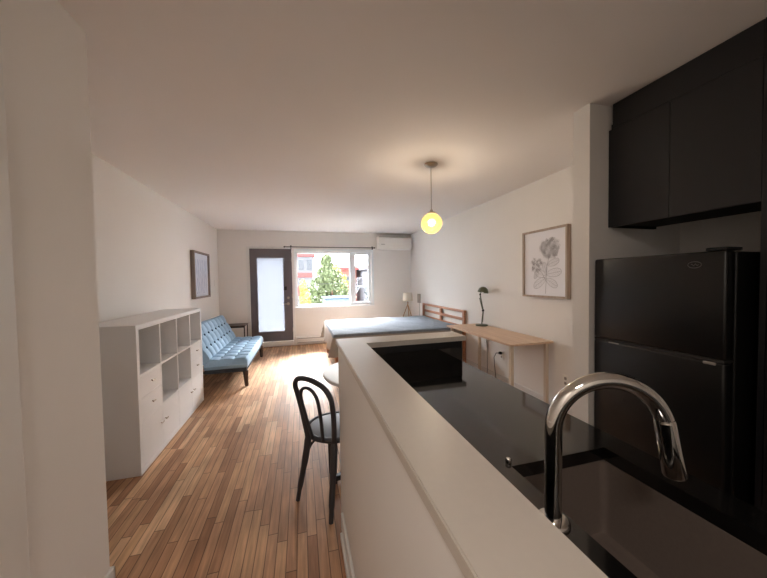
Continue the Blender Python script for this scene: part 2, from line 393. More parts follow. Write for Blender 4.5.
# window
fy0, fy1 = D+.06, D+.13
mb = MB()
fr = .045
mb.box(WX0, WX0+fr, fy0, fy1, WZ0, WZ1).box(WX1-fr, WX1, fy0, fy1, WZ0, WZ1)
mb.box(WX0+fr, WX1-fr, fy0, fy1, WZ0, WZ0+fr).box(WX0+fr, WX1-fr, fy0, fy1, WZ1-fr, WZ1)
mb.box(1.10, 1.20, fy0-.012, fy1, WZ0+fr, WZ1-fr)
win = struct('window_1', mb, M['upvc'], 'white framed window of one wide and one narrow pane', cat='window')
mb = MB()
for x0, x1 in ((1.20, WX1-fr),):
    mb.box(x0, x0+.03, fy0-.01, fy0+.03, WZ0+fr, WZ1-fr, .003).box(x1-.03, x1, fy0-.01, fy0+.03, WZ0+fr, WZ1-fr, .003)
    mb.box(x0+.03, x1-.03, fy0-.0095, fy0+.03, WZ0+fr, WZ0+fr+.03, .003).box(x0+.03, x1-.03, fy0-.0095, fy0+.03, WZ1-fr-.03, WZ1-fr, .003)
mb.build('casement_sash', M['upvc'], win)
MB().box(WX0+fr, 1.10, fy0+.03, fy0+.034, WZ0+fr, WZ1-fr).build('glass_pane', M['glass'], win)
MB().box(1.20, WX1-fr, fy0+.031, fy0+.035, WZ0+fr, WZ1-fr).build('glass_pane', M['glass'], win)
MB().box(WX0-.05, WX1+.05, D-.035, fy0, WZ0-.022, WZ0-.001, .004).build('window_sill', M['upvc'], win)
mb = MB().box(WX0-.045, WX0, D-.016, D-.001, WZ0, WZ1+.045, .003).box(WX1, WX1+.045, D-.016, D-.001, WZ0, WZ1+.045, .003).box(WX0, WX1, D-.016, D-.001, WZ1, WZ1+.045, .003)
mb.build('window_casing', M['upvc'], win)
MB().box(1.215, 1.245, fy0-.03, fy0-.01, 1.0, 1.06, .004).build('crank_handle', M['plastic'], win)

# ------------------------------------------------------------------ peninsula
mb = MB()
poly = [(.194, YB+.05), (.344, YB+.05), (.344, 1.672), (.985, 1.672), (.985, 1.85), (.194, 1.85)]
mb.prism(poly, 'z', CZ0, CZ1)
bmesh.ops.bevel(mb.bm, geom=[e for e in mb.bm.edges], offset=.003, segments=2, affect='EDGES')
tag(mb.build('ledge_top', M['cap']), 'long beige laminate ledge capping the white half wall', 'countertop')
# worktop with sink cutout
SX0, SX1, SY0, SY1 = .545, .872, -.06, .695
mb = MB()
z0, z1 = .872, .91
mb.box(.336, SX0, YB+.1, 1.68, z0, z1).box(SX1, .962, YB+.1, 1.68, z0, z1).box(SX0, SX1, SY1, 1.68, z0, z1).box(SX0, SX1, YB+.1, SY0, z0, z1)
bmesh.ops.remove_doubles(mb.bm, verts=mb.bm.verts, dist=1e-5)
tag(mb.build('worktop', M['black_stone']), 'glossy black worktop around the sink, mirroring the room', 'countertop')
mb = MB()
mb.box(.345, .955, 1.672, 1.6895, .911, 1.0)
tag(mb.build('splashback', M['black_stone']), 'low black splashback strip at the far end of the worktop', 'splashback')
mb = MB().box(.345, .955, 1.676, 1.6895, 1.0005, CZ0-.001)
mb.box(.336, .342, YB+.1, 1.672, .911, CZ0-.001)
tag(mb.build('wall_panel', M['black_panel']), 'black painted panel between splashback and beige ledge', 'panel')
# sink
mb = MB()
bz = .655; t = .004; r0 = .012
def ring(x0, x1, y0, y1, z, r, n=6):
    out = []
    for cx, cy, a0 in ((x1-r, y1-r, 0), (x0+r, y1-r, PI/2), (x0+r, y0+r, PI), (x1-r, y0+r, 1.5*PI)):
        for k in range(n+1):
            a = a0+PI/2*k/n; out.append((cx+r*math.cos(a), cy+r*math.sin(a), z))
    return out
def loft(mb, rings, close=True):
    R_ = [[mb.bm.verts.new(p) for p in r_] for r_ in rings]
    for a, b_ in zip(R_[:-1], R_[1:]):
        n = len(a)
        for k in range(n): mb.bm.faces.new((a[k], a[(k+1) % n], b_[(k+1) % n], b_[k]))
    return R_
g = .002
RR = loft(mb, [ring(SX0-.02, SX1+.02, SY0-.02, SY1+.02, z0-.001, .02), ring(SX0+g, SX1-g, SY0+g, SY1-g, z0-.001, .02), ring(SX0+.006, SX1-.006, SY0+.006, SY1-.006, bz+.02, .02), ring(SX0+.011, SX1-.011, SY0+.011, SY1-.011, bz+.006, .02), ring(SX0+.026, SX1-.026, SY0+.026, SY1-.026, bz, .012)])
mb.bm.faces.new(RR[-1])
sink = mb.build('sink_basin', M['sink'], None, True)
tag(sink, 'deep dark rectangular sink set under the black worktop', 'sink')
MB().lathe([(0, .001), (.03, .001), (.034, .004), (.045, .004), (.045, .0005)], ((SX0+SX1)/2, .25, bz)).build('drain', M['steel'], sink, True)
# faucet
fx, fyy = .5027, .5101
fc = thing('kitchen_faucet', 'tall chrome gooseneck faucet beside the dark sink', 'faucet', (fx, fyy, .91))
MB().lathe([(0, 0), (.032, 0), (.032, .004), (.029, .008), (.0175, .009), (0, .009)], (fx, fyy, .91)).build('base_flange', M['chrome'], fc, True)
zz, R_, A_, L_, th = 1.1079, .1074, 2.9613, .1043, .3893
d_ = Vector((math.cos(th), -math.sin(th), 0)); b0 = Vector((fx, fyy, 0))
pts = [b0+Vector((0, 0, z)) for z in (.918, 1.0, 1.07, zz)]
for k in range(1, 25):
    a = (A_-.12)*k/24; pts.append(b0+Vector((0, 0, zz))+d_*R_*(1-math.cos(a))+Vector((0, 0, R_*math.sin(a))))
MB().tube(pts, .0165, 24).build('spout', M['chrome'], fc, True)
tdir = d_*math.sin(A_)+Vector((0, 0, 1))*math.cos(A_)
e_ = pts[-1]
MB().tube([e_, e_+tdir*.004, e_+tdir*.006, e_+tdir*.07, e_+tdir*.112, e_+tdir*.116], [.0168, .0175, .018, .0185, .0205, .019], 24).build('spray_head', M['chrome'], fc, True)
tag(MB().lathe([(0, .013), (.006, .0125), (.008, .010), (.008, .001), (0, .001)], (.548, .712, .91)).build('air_gap_cap', M['chrome'], None, True), 'tiny chrome cap on the worktop behind the sink', 'cap')
# lower cabinets under the worktop
lc = thing('base_cabinet', 'black base cabinet run under the glossy worktop', 'cabinet', (.65, .9, 0))
MB().box(.337, .93, .72, 1.688, .1, .871).box(.337, .49, YB+.12, .72, .1, .871).box(.49, .93, YB+.12, .72, .1, .6).box(.40, .88, YB+.12, 1.688, 0, .1).build('carcass', M['black_cab'], lc)
for k in range(5):
    y0 = -.48+k*.432
    MB().box(.931, .95, y0+.002, y0+.428, .105, .868, .002).build('door', M['black_cab'], lc)

# ------------------------------------------------------------------ fridge and cabinets
FX, FY0, FY1, FZ = 1.815, .892, 1.518, 1.535
fg = thing('refrigerator', 'black top-freezer refrigerator under the dark wall cabinet', 'refrigerator', (2.2, 1.2, 0))
MB().box(FX+.07, 2.56, FY0, FY1, .03, FZ-.006, .006).build('body', M['fridge_side'], fg)
MB().box(FX, FX+.064, FY0, FY1, 1.04, FZ, .012, 3).build('freezer_door', M['fridge'], fg, True)
MB().box(FX, FX+.064, FY0, FY1, .06, 1.026, .012, 3).build('fridge_door', M['fridge'], fg, True)
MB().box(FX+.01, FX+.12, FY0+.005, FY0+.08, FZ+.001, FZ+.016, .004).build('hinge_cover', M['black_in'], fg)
MB().box(FX+.003, FX+.0695, FY0+.004, FY1-.004, 1.0262, 1.0398).build('door_gasket', M['dark_slot'], fg)
MB().box(FX-.006, FX+.004, FY0+.03, FY0+.075, 1.012, 1.025, .003).build('door_handle', M['plastic_grey'], fg)
for yy in (1.36,):
    MB().box(FX-.003, FX+.004, yy, yy+.06, 1.018, 1.025, .002).build('door_handle', M['plastic_grey'], fg)
mb = MB()
cy_, cz_ = 1.005, 1.475
mb.tube([(FX-.001, cy_+.026*math.cos(a), cz_+.015*math.sin(a)) for a in [2*PI*k/28 for k in range(28)]], .0017, 6, closed=True)
mb.tube([(FX-.001, cy_+.014-.028*k/8, cz_+.005*math.sin(k*1.6)) for k in range(9)], .0013, 6)
mb.build('badge', M['logo'], fg)
for x, y in ((1.95, FY0+.06), (1.95, FY1-.06), (2.5, FY0+.06), (2.5, FY1-.06)):
    MB().cyl((x, y, 0), (x, y, .03), .02, n=12).build('foot', M['black_in'], fg)

KX = 1.93
wc = thing('wall_cabinet', 'black wall cabinet with two doors hanging above the refrigerator', 'cabinet', (2.25, 1.2, 1.74))
MB().box(KX+.022, 2.335, .845, 1.520, 1.765, 2.40).build('carcass', M['black_cab'], wc)
MB().box(KX, KX+.02, 1.186, 1.520, 1.742, 2.36, .002).build('door', M['black_cab'], wc)
MB().box(KX, KX+.02, .845, 1.183, 1.742, 2.36, .002).build('door', M['black_cab'], wc)
MB().box(KX+.002, KX+.03, .845, 1.497, 2.362, H-.004, .002).box(KX+.03, 2.335, 1.48, 1.497, 2.401, H-.004).build('filler_panel', M['black_cab'], wc)
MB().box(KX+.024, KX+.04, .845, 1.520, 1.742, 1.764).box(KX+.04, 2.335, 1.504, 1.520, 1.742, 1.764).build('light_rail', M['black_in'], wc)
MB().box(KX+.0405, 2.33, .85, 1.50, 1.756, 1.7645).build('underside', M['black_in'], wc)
pc = thing('tall_cabinet', 'black tall cabinet side at the right edge beyond the refrigerator', 'cabinet', (2.2, .5, 0))
MB().box(KX, 2.33, .822, .842, 0, H-.004).build('side_panel', M['black_cab'], pc)
MB().box(KX+.024, 2.33, .1, .82, 0, H-.004).build('carcass', M['black_cab'], pc)
MB().box(KX, KX+.02, .1, .82, .1, 1.25, .002).build('door', M['black_cab'], pc)
MB().box(KX, KX+.02, .1, .82, 1.254, H-.03, .002).build('door', M['black_cab'], pc)

# ------------------------------------------------------------------ shelf unit
ky0, ky1, kx0, kx1, kh = 2.598, 4.088, -1.565, -1.1746, 1.12
ku = thing('shelf_unit', 'white cube shelf unit with doors and drawers along the left wall', 'shelf unit', (-1.37, 3.35, 0))
mb = MB(); T, t_ = .038, .016
mb.box(kx0, kx1, ky0, ky1, kh-T, kh, .0015).box(kx0, kx1, ky0, ky1, 0, T, .0015)
mb.box(kx0, kx1, ky0, ky0+T, T, kh-T, .001).box(kx0, kx1, ky1-T, ky1, T, kh-T, .001)
cw = (ky1-ky0-2*T-3*t_)/4; ch = (kh-2*T-2*t_)/3
for i in range(1, 4):
    y = ky0+T+i*cw+(i-1)*t_; mb.box(kx0+.001, kx1-.001, y, y+t_, T, kh-T)
for j in range(1, 3):
    z = T+j*ch+(j-1)*t_; mb.box(kx0+.002, kx1-.002, ky0+T, ky1-T, z, z+t_)
mb.build('frame', M['white_mel'], ku)
def pull(x, y, z, par):
    MB().box(x, x+.018, y-.004, y+.004, z-.004, z+.004).box(x+.012, x+.02, y-.022, y+.022, z-.005, z+.005, .002).build('handle', M['nickel'], par)
for i in range(4):
    y0 = ky0+T+i*(cw+t_); y1 = y0+cw
    d0 = MB().box(kx1-.018, kx1-.001, y0+.002, y1-.002, T+.002, T+ch-.002, .0015).build('door', M['white_mel'], ku)
    ye = y1-.035 if i % 2 == 0 else y0+.035
    pull(kx1-.001, ye, T+ch*.62, d0)
    MB().box(kx0+.02, kx0+.03, y0, y1, T, T+ch).build('back_panel', M['white_mel'], ku)
    if i in (0, 3):
        zb = T+ch+t_
        for q in range(2):
            d0 = MB().box(kx1-.018, kx1-.001, y0+.002, y1-.002, zb+q*ch/2+.0015, zb+(q+1)*ch/2-.0015, .0015).build('drawer', M['white_mel'], ku)
            pull(kx1-.001, (y0+y1)/2, zb+(q+.55)*ch/2, d0)

# ------------------------------------------------------------------ sofa
sy0, sy1 = 4.38, 6.17
sf = thing('futon_sofa', 'light blue tufted armless futon sofa beside the shelf unit', 'sofa', (-1.0, 5.28, 0))
def tufted(O, U, V, N, nu, nv, amp, thick, sub=8):
    """cushion: O corner, U and V edge vectors, N outward normal"""
    mb = MB(); nU, nV = nu*sub, nv*sub
    def h(u, v):
        a = abs(math.sin(PI*u*nu)); b_ = abs(math.sin(PI*v*nv))
        edge = min(1, min(u, 1-u)*nu*2.2, min(v, 1-v)*nv*2.2)
        return amp*(.35*a**.5+.65*(a*b_)**.5) + (-.6*amp if edge < .01 else 0)
    top = [[mb.bm.verts.new(O+U*(i/nU)+V*(j/nV)+N*(thick/2+h(i/nU, j/nV))) for j in range(nV+1)] for i in range(nU+1)]
    bot = [[mb.bm.verts.new(O+U*(i/nU)+V*(j/nV)-N*(thick/2)) for j in range(nV+1)] for i in range(nU+1)]
    for i in range(nU):
        for j in range(nV):
            mb.bm.faces.new((top[i][j], top[i+1][j], top[i+1][j+1], top[i][j+1]))
            mb.bm.faces.new((bot[i][j], bot[i][j+1], bot[i+1][j+1], bot[i+1][j]))
    # rounded side band
    def band(la, lb):
        cen = O+U*.5+V*.5
        mids = []
        for a, b_ in zip(la, lb):
            m_ = (a.co+b_.co)/2; o_ = m_-cen; o_ -= N*o_.dot(N); 
            mids.append(mb.bm.verts.new(m_+o_.normalized()*thick*.22))
        for k in range(len(la)-1):
            mb.bm.faces.new((la[k], la[k+1], mids[k+1], mids[k])); mb.bm.faces.new((mids[k], mids[k+1], lb[k+1], lb[k]))
    band([top[i][0] for i in range(nU+1)], [bot[i][0] for i in range(nU+1)])
    band([top[i][nV] for i in range(nU+1)], [bot[i][nV] for i in range(nU+1)])
    band(top[0], bot[0]); band(top[nU], bot[nU])
    bmesh.ops.remove_doubles(mb.bm, verts=mb.bm.verts, dist=.0005)
    btn = [O+U*(i/nu)+V*(j/nv)+N*(thick/2+.004) for i in range(1, nu) for j in range(1, nv)]
    return mb, btn
V3 = Vector
SL = sy1-sy0-.06
# seat: runs along +y, depth from front x=-.70 to back x=-1.22
mb, btn = tufted(V3((-1.25, sy0+.03, .325)), V3((0, SL, 0)), V3((.52, 0, .0)), V3((0, 0, 1)), 9, 3, .032, .11)
seat = mb.build('seat_cushion', M['sofa'], sf, True)
for b_ in btn: MB().sphere(b_, .019, 6, sz=.5).build('button', M['sofa_btn'], seat, True)
bk = V3((-.26, 0, .50)).normalized(); nrm = V3((bk.z, 0, -bk.x))
mb, btn = tufted(V3((-1.245, sy0+.03, .36)), V3((0, SL, 0)), bk*.50, nrm, 9, 3, .032, .11)
back = mb.build('back_cushion', M['sofa'], sf, True)
for b_ in btn: MB().sphere(b_, .019, 6).build('button', M['sofa_btn'], back, True)
mb = MB().box(-1.25, -.74, sy0+.02, sy1-.02, .215, .268, .01)
mb.build('seat_base', M['sofa_base'], sf)
mb = MB().box(-1.30, -.72, sy0+.045, sy0+.085, .22, .266, .004).box(-1.30, -.72, sy1-.085, sy1-.045, .22, .266, .004)
for (x, y, dx, dy) in ((-.765, sy0+.085, .0, 0), (-.765, sy1-.085, .0, 0), (-1.36, sy0+.085, .0, 0), (-1.36, sy1-.085, .0, 0)):
    MB().prism([(x-.03, y-.02), (x+.03, y-.02), (x+.03, y+.02), (x-.03, y+.02)], 'z', .20, .214).tube([(x, y, .21), (x+.01 if x > -1 else x-.01, y, .0)], [.036, .022], 4).build('leg', M['dark_wood'], sf)
for yy in (sy0+.085, sy1-.085): MB().tube([(-.77, yy, .235), (-1.2, yy, .235), (-1.38, yy, .215)], .018, 8).build('base_rail', M['dark_wood'], sf)

# side table beyond the sofa
st = thing('side_table', 'small dark side table with thin legs between sofa and glazed door', 'side table', (-1.27, 6.55, 0))
MB().box(-1.50, -1.075, 6.36, 6.74, .555, .58, .003).build('table_top', M['dark_wood'], st)
for x in (-1.485, -1.09):
    for y in (6.375, 6.725):
        MB().box(x-.009, x+.009, y-.009, y+.009, 0, .555).build('leg', M['dark_metal'], st)
for yy in (6.37, 6.714): MB().box(-1.476, -1.099, yy, yy+.016, .535, .5545).build('apron', M['dark_metal'], st)

# ------------------------------------------------------------------ pictures
def curve_tubes(mb, strokes, r, tf):
    for s_ in strokes:
        mb.tube([tf(*p) for p in s_], r, 5)
# left picture
pl = thing('framed_picture', 'grey framed narrow blue-grey print on the left wall above the sofa', 'picture', (XL+.02, 5.75, 1.16))
a0, a1, q0, q1 = 5.34, 6.16, 1.165, 1.935
def frame(x0, x1, a0, a1, q0, q1, wd, m_, par):
    mb = MB().box(x0, x1, a0, a0+wd, q0, q1, .002).box(x0, x1, a1-wd, a1, q0, q1, .002).box(x0, x1, a0+wd, a1-wd, q0, q0+wd, .002).box(x0, x1, a0+wd, a1-wd, q1-wd, q1, .002)
    return mb.build('frame', m_, par)
frame(XL+.001, XL+.06, a0, a1, q0, q1, .03, M['frame_grey'], pl)
pp = MB().box(XL+.002, XL+.03, a0+.03, a1-.03, q0+.03, q1-.03).build('print', M['paper_blue'], pl)
random.seed(3)
mb = MB()
for k in range(7):
    y = a0+.12+k*.09; z = q0+.08; s_ = []
    for j in range(9): s_.append((XL+.0305, y+random.uniform(-.02, .02)+.02*math.sin(j), z+j*.07))
    mb.tube(s_, [.001+.010*abs(math.sin(j*1.3+k)) for j in range(9)], 6, flat=None)
for v in mb.bm.verts: v.co.x = XL+.0305+(v.co.x-(XL+.0305))*.12
mb.build('brush_marks', M['ink_blue'], pp)
# right picture: framed flower print
pr = thing('framed_picture', 'wood framed grey flower drawing on the right wall above the desk', 'picture', (XR-.02, 2.75, 1.2))
a0, a1, q0, q1 = 2.42, 3.05, 1.203, 1.952
frame(XR-.05, XR-.001, a0, a1, q0, q1, .022, M['frame_wood'], pr)
pp = MB().box(XR-.03, XR-.002, a0+.022, a1-.022, q0+.022, q1-.022).build('print', M['paper'], pr)
PXX = XR-.031
mb = MB()
# local coords: u to the right as seen (=-y), v up; origin at print centre
def tf(u, v): return (PXX, (a0+a1)/2-u, (q0+q1)/2+v)
def petal(cx, cy, ang, ln, wd, r=.0013):
    pts = []
    for k in range(13):
        t = k/12*2*PI
        lx = ln*(.5-.5*math.cos(t)); ly = wd*math.sin(t)*(.6+.4*math.sin(t/2))
        pts.append(tf(cx+lx*math.cos(ang)-ly*math.sin(ang), cy+lx*math.sin(ang)+ly*math.cos(ang)))
    mb.tube(pts, r, 5)
random.seed(11)
def bloom(cx, cy, R, n):
    for k in range(n):
        rr = R*math.sqrt(random.random())*.85; aa = random.uniform(0, 2*PI)
        x, y = cx+rr*math.cos(aa), cy+rr*math.sin(aa)*.9
        for q in range(4): petal(x, y, q*PI/2+random.random(), R*.19, R*.07, .0011)
bloom(.075, .165, .14, 60); bloom(-.11, -.01, .10, 30)
mb.tube([tf(.02, -.33), tf(.03, -.2), tf(.035, -.05), tf(.07, .07)], .0025, 6)
mb.tube([tf(.028, -.2), tf(-.03, -.1), tf(-.09, -.06)], .002, 6)
for cx, cy, an, ln, wd in ((.035, -.12, .15, .2, .05), (.03, -.14, 2.8, .18, .05), (.03, -.17, -.5, .17, .045), (.02, -.16, 3.7, .2, .05), (.05, -.02, .3, .16, .04), (-.06, -.08, 2.5, .13, .035), (.03, -.1, 1.9, .12, .035), (-.08, -.06, 4.2, .12, .03)):
    petal(cx, cy, an, ln, wd, .0018)
    mb.tube([tf(cx, cy), tf(cx+ln*.95*math.cos(an), cy+ln*.95*math.sin(an))], .0012, 5)
    for k in range(1, 7):
        t = k/7
        for sg in (1, -1):
            bx, by = cx+ln*t*math.cos(an), cy+ln*t*math.sin(an); a2 = an+sg*.8; l2 = wd*1.1*math.sin(PI*t)
            mb.tube([tf(bx, by), tf(bx+l2*math.cos(a2), by+l2*math.sin(a2))], .001, 4)
for v in mb.bm.verts: v.co.x = PXX+(v.co.x-PXX)*.4
mb.build('flower_drawing', M['ink'], pp)

# ------------------------------------------------------------------ bed
bed = thing('bed', 'double bed with slatted reddish wood headboard against the right wall', 'bed', (1.5, 5.3, 0))
by0, by1, bx0, bx1 = 4.46, 6.08, .46, 2.50
h0, h1 = 4.40, 6.16
head = MB().box(2.552, 2.590, h0, h1, .862, .902, .004).box(2.556, 2.586, h0+.05, h1-.05, .73, .775, .003).box(2.556, 2.586, h0+.05, h1-.05, .60, .645, .003).box(2.556, 2.586, h0+.05, h1-.05, .30, .42, .003).build('headboard', M['bed_wood'], bed)
for y in (h0, (h0+h1)/2-.03, h1-.06):
    MB().box(2.549, 2.583, y, y+.06, 0, .8615, .004).build('headboard_post', M['bed_wood'], head)
MB().box(bx0+.02, 2.545, by0, by0+.03, .2, .34, .003).box(bx0+.02, 2.545, by1-.03, by1, .2, .34, .003).box(bx0, bx0+.03, by0, by1, .2, .34, .003).box(bx0+.03, 2.545, by0+.03, by1-.03, .26, .29).build('bed_frame', M['bed_wood'], bed)
for y in (by0+.02, by1-.08):
    MB().box(bx0+.0, bx0+.06, y, y+.06, 0, .1995, .003).build('leg', M['bed_wood'], bed)
MB().box(bx0+.01, 2.525, by0+.01, by1-.01, .345, .612, .04, 4).build('mattress', M['mattress'], bed, True)
# bedspread: draped sheet over the mattress
def spread():
    mb = MB(); nx, ny = 60, 72
    over = .34
    X0, X1, Y0, Y1, ZT = bx0-.005, 2.53, by0-.005, by1+.005, .625
    random.seed(5)
    grid = []
    for i in range(nx+1):
        row = []
        u = -over + (X1-X0+over)*i/nx      # distance from foot edge
        for j in range(ny+1):
            v = -over + (Y1-Y0+2*over)*j/ny
            du = max(0, -u); dv = max(0, -v); dw = max(0, v-(Y1-Y0))
            x = X0+max(0, u); y = Y0+min(max(0, v), Y1-Y0); z = ZT+.006*math.sin(u*9+v*4)*math.sin(v*7)+.004*math.sin(u*23)*math.sin(v*19)
            drop = max(du, dv, dw)
            if drop > 0:
                k = min(1, drop/.05); z = ZT-.004-max(0, drop-.02)*.98
                out = .018*k + .18*drop*(.4+.35*math.sin((u if dv or dw else v)*11+1))
                hyp = du+dv+dw
                if du: x = X0-out*(du/hyp)
                if dv: y = Y0-out*(dv/hyp)
                if dw: y = Y1+out*(dw/hyp)
                if du and dv: x -= .10*min(du, dv)/over; y -= .02
                if du and dw: x -= .10*min(du, dw)/over
            row.append(mb.bm.verts.new((x, y, z)))
        grid.append(row)
    for i in range(nx):
        for j in range(ny): mb.bm.faces.new((grid[i][j], grid[i+1][j], grid[i+1][j+1], grid[i][j+1]))
    bmesh.ops.remove_doubles(mb.bm, verts=mb.bm.verts, dist=1e-5)
    return mb
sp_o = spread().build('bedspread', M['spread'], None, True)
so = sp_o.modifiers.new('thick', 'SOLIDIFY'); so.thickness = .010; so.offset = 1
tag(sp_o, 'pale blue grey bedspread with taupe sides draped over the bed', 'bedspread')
# night table and lamp
nt_ = thing('night_table', 'low white night table beyond the bed under the window wall', 'night table', (2.35, 6.5, 0))
MB().box(2.05, 2.57, 6.25, 6.72, .53, .553, .003).build('table_top', M['white_mel'], nt_)
MB().box(2.06, 2.56, 6.27, 6.71, .40, .529).build('drawer', M['white_mel'], nt_)
for x in (2.08, 2.54):
    for y in (6.29, 6.69): MB().box(x-.018, x+.018, y-.018, y+.018, 0, .3995).build('leg', M['white_mel'], nt_)
tl = thing('tripod_lamp', 'small wooden tripod lamp with pale shade on the night table', 'table lamp', (2.33, 6.5, .553))
lx, ly = 2.335, 6.5
MB().lathe([(.115, 0), (.10, .185), (.097, .185), (.112, 0)], (lx, ly, .935)).build('lamp_shade', M['shade'], tl, True)
for k in range(3):
    a = k*2*PI/3+.4
    MB().tube([(lx+.015*math.cos(a+PI), ly+.015*math.sin(a+PI), .90), (lx+.12*math.cos(a), ly+.12*math.sin(a), .5545)], [.010, .009], 8).build('leg', M['tripod'], tl, True)
MB().cyl((lx, ly, .865), (lx, ly, .96), .014).sphere((lx, ly, .99), .03).build('socket', M['nickel'], tl, True)
# wall thermostat plate with cable above headboard
tp = thing('thermostat', 'grey wall thermostat with a cable beside the headboard', 'thermostat', (XR-.01, 6.43, .87))
MB().box(XR-.03, XR-.001, 6.36, 6.50, .885, 1.09, .005).build('housing', M['plastic_grey'], tp)
MB().tube([(XR-.008, 6.43, .885), (XR-.008, 6.435, .7), (XR-.008, 6.43, .4)], .005, 6).build('cable', M['plastic_grey'], tp)
tag(MB().box(XL+.001, XL+.012, 6.665, 6.745, 1.35, 1.47, .003).build('light_switch', M['plastic']), 'white light switch plate on left wall near the corner', 'light switch')

# ------------------------------------------------------------------ desk
dk = thing('desk', 'long pale wood desk with thin cream legs along the right wall', 'desk', (2.3, 3.3, 0))
tx0, tx1, ty0, ty1, tz = 2.045, 2.58, 2.615, 4.02, .745
MB().box(tx0, tx1, ty0, ty1, tz-.022, tz, .002).build('desk_top', M['desk_top'], dk)
for x in (tx0+.045, tx1-.05):
    for y in (ty0+.05, ty1-.09):
        MB().box(x-.018, x+.018, y-.018, y+.018, 0, tz-.0225, .003).build('leg', M['desk_leg'], dk)
dl = thing('desk_lamp', 'small olive grey jointed desk lamp on the pale desk', 'desk lamp', (2.49, 3.84, tz))
lx, ly = 2.485, 3.80
MB().lathe([(0, 0), (.085, 0), (.085, .012), (.08, .018), (.015, .024), (0, .024)], (lx, ly, tz+.0005)).build('base', M['olive'], dl, True)
MB().tube([(lx, ly, tz+.02), (lx+.01, ly-.01, tz+.16), (lx+.015, ly-.015, tz+.22)], .009, 10).tube([(lx+.018, ly+.006, tz+.05), (lx+.028, ly-.004, tz+.2)], .005, 8).build('lower_arm', M['olive'], dl, True)
MB().tube([(lx+.015, ly-.015, tz+.22), (lx-.02, ly+.005, tz+.44), (lx-.015, ly, tz+.47)], .009, 10).tube([(lx+.0, ly-.015, tz+.24), (lx-.033, ly+.003, tz+.40)], .005, 8).build('upper_arm', M['olive'], dl, True)
for q in ((lx+.013, ly-.014, tz+.22, .018), (lx-.02, ly+.004, tz+.45, .014)): MB().sphere(q[:3], q[3], 8).build('joint', M['dark_metal'], dl, True)
mb = MB().lathe([(.0, .075), (.03, .07), (.058, .048), (.072, .015), (.075, -.01), (.071, -.01), (.068, .014), (.055, .044), (.028, .066), (.0, .071)], (0, 0, 0), 28)
bmesh.ops.transform(mb.bm, matrix=Matrix.Translation((lx+.01, ly-.02, tz+.485)) @ Matrix.Rotation(math.radians(12), 4, 'Y'), verts=mb.bm.verts)
mb.build('lamp_shade', M['olive'], dl, True)
MB().sphere((lx+.01, ly-.02, tz+.50), .028, 10).build('bulb', M['plastic'], dl, True)
tag(MB().tube([(lx+.07, ly+.06, tz+.006), (2.592, ly+.08, tz+.006), (2.594, ly+.08, tz-.05), (2.592, ly+.03, .45), (2.585, ly+.02, .25), (2.575, ly+.0, .01)], .0035, 6).build('power_cord', M['cable'], None, True), 'thin black cord hanging behind the far end of the desk', 'cord')
def outlet(name, y, z, label, group=None):
    o = MB().box(XR-.008, XR-.001, y-.036, y+.036, z-.06, z+.06, .003).build(name, M['plastic'])
    tag(o, label, 'power outlet', group)
    for dz in (.025, -.025):
        MB().box(XR-.0095, XR-.008, y-.014, y+.014, z+dz-.014, z+dz+.014, .0005).build('socket', M['plastic_grey'], o)
    return o
outlet('wall_outlet', 3.50, .385, 'wall outlet with a black plug under the pale desk')
outlet('wall_outlet', 2.475, .36, 'bare white wall outlet right of the desk legs')
pg = thing('plug', 'black plug with drooping cord in the outlet under the desk', 'plug', (XR-.03, 3.50, .41))
MB().box(XR-.045, XR-.010, 3.482, 3.518, .395, .43, .006).build('plug_body', M['cable'], pg)
MB().tube([(XR-.045, 3.50, .412), (XR-.07, 3.53, .41), (XR-.075, 3.57, .34), (XR-.06, 3.575, .2), (XR-.05, 3.56, .01)], .004, 6).build('cord', M['cable'], pg, True)

# ------------------------------------------------------------------ pendant
px, py = 1.217, 2.687
pd = thing('pendant_lamp', 'glowing amber glass globe pendant hanging from a thin nickel rod', 'pendant lamp', (px, py, H))
MB().lathe([(0, -.001), (.065, -.001), (.065, -.008), (.05, -.022), (.015, -.03), (0, -.03)], (px, py, H)).build('ceiling_rose', M['nickel'], pd, True)
MB().cyl((px, py, 2.065), (px, py, H-.028), .0045, n=10).build('rod', M['nickel'], pd, True)
MB().lathe([(0, .03), (.012, .03), (.016, .012), (.036, .006), (.038, -.006), (0, -.006)], (px, py, 2.058)).build('globe_cap', M['nickel'], pd, True)
MB().sphere((px, py, 1.958), .101, 24).build('glass_globe', M['globe'], pd, True)

bl_d = bpy.data.lights.new('pendant_bulb', 'POINT'); bl_d.energy = 21; bl_d.color = (1, .87, .72); bl_d.shadow_soft_size = .035
bl_o = bpy.data.objects.new('pendant_bulb', bl_d); C.objects.link(bl_o); bl_o.location = (px, py, 1.95)

hl = thing('added_fill_lamp', 'added flush round fill lamp, unseen on the ceiling behind the viewer', 'ceiling lamp', (LAMP[0], LAMP[1], H))
MB().lathe([(0, -.002), (.24, -.002), (.24, -.06), (.225, -.075), (.222, -.06), (0, -.06)], (LAMP[0], LAMP[1], H), 40).build('housing', M['plastic'], hl, True)  # added fixture for the fill light, never in view
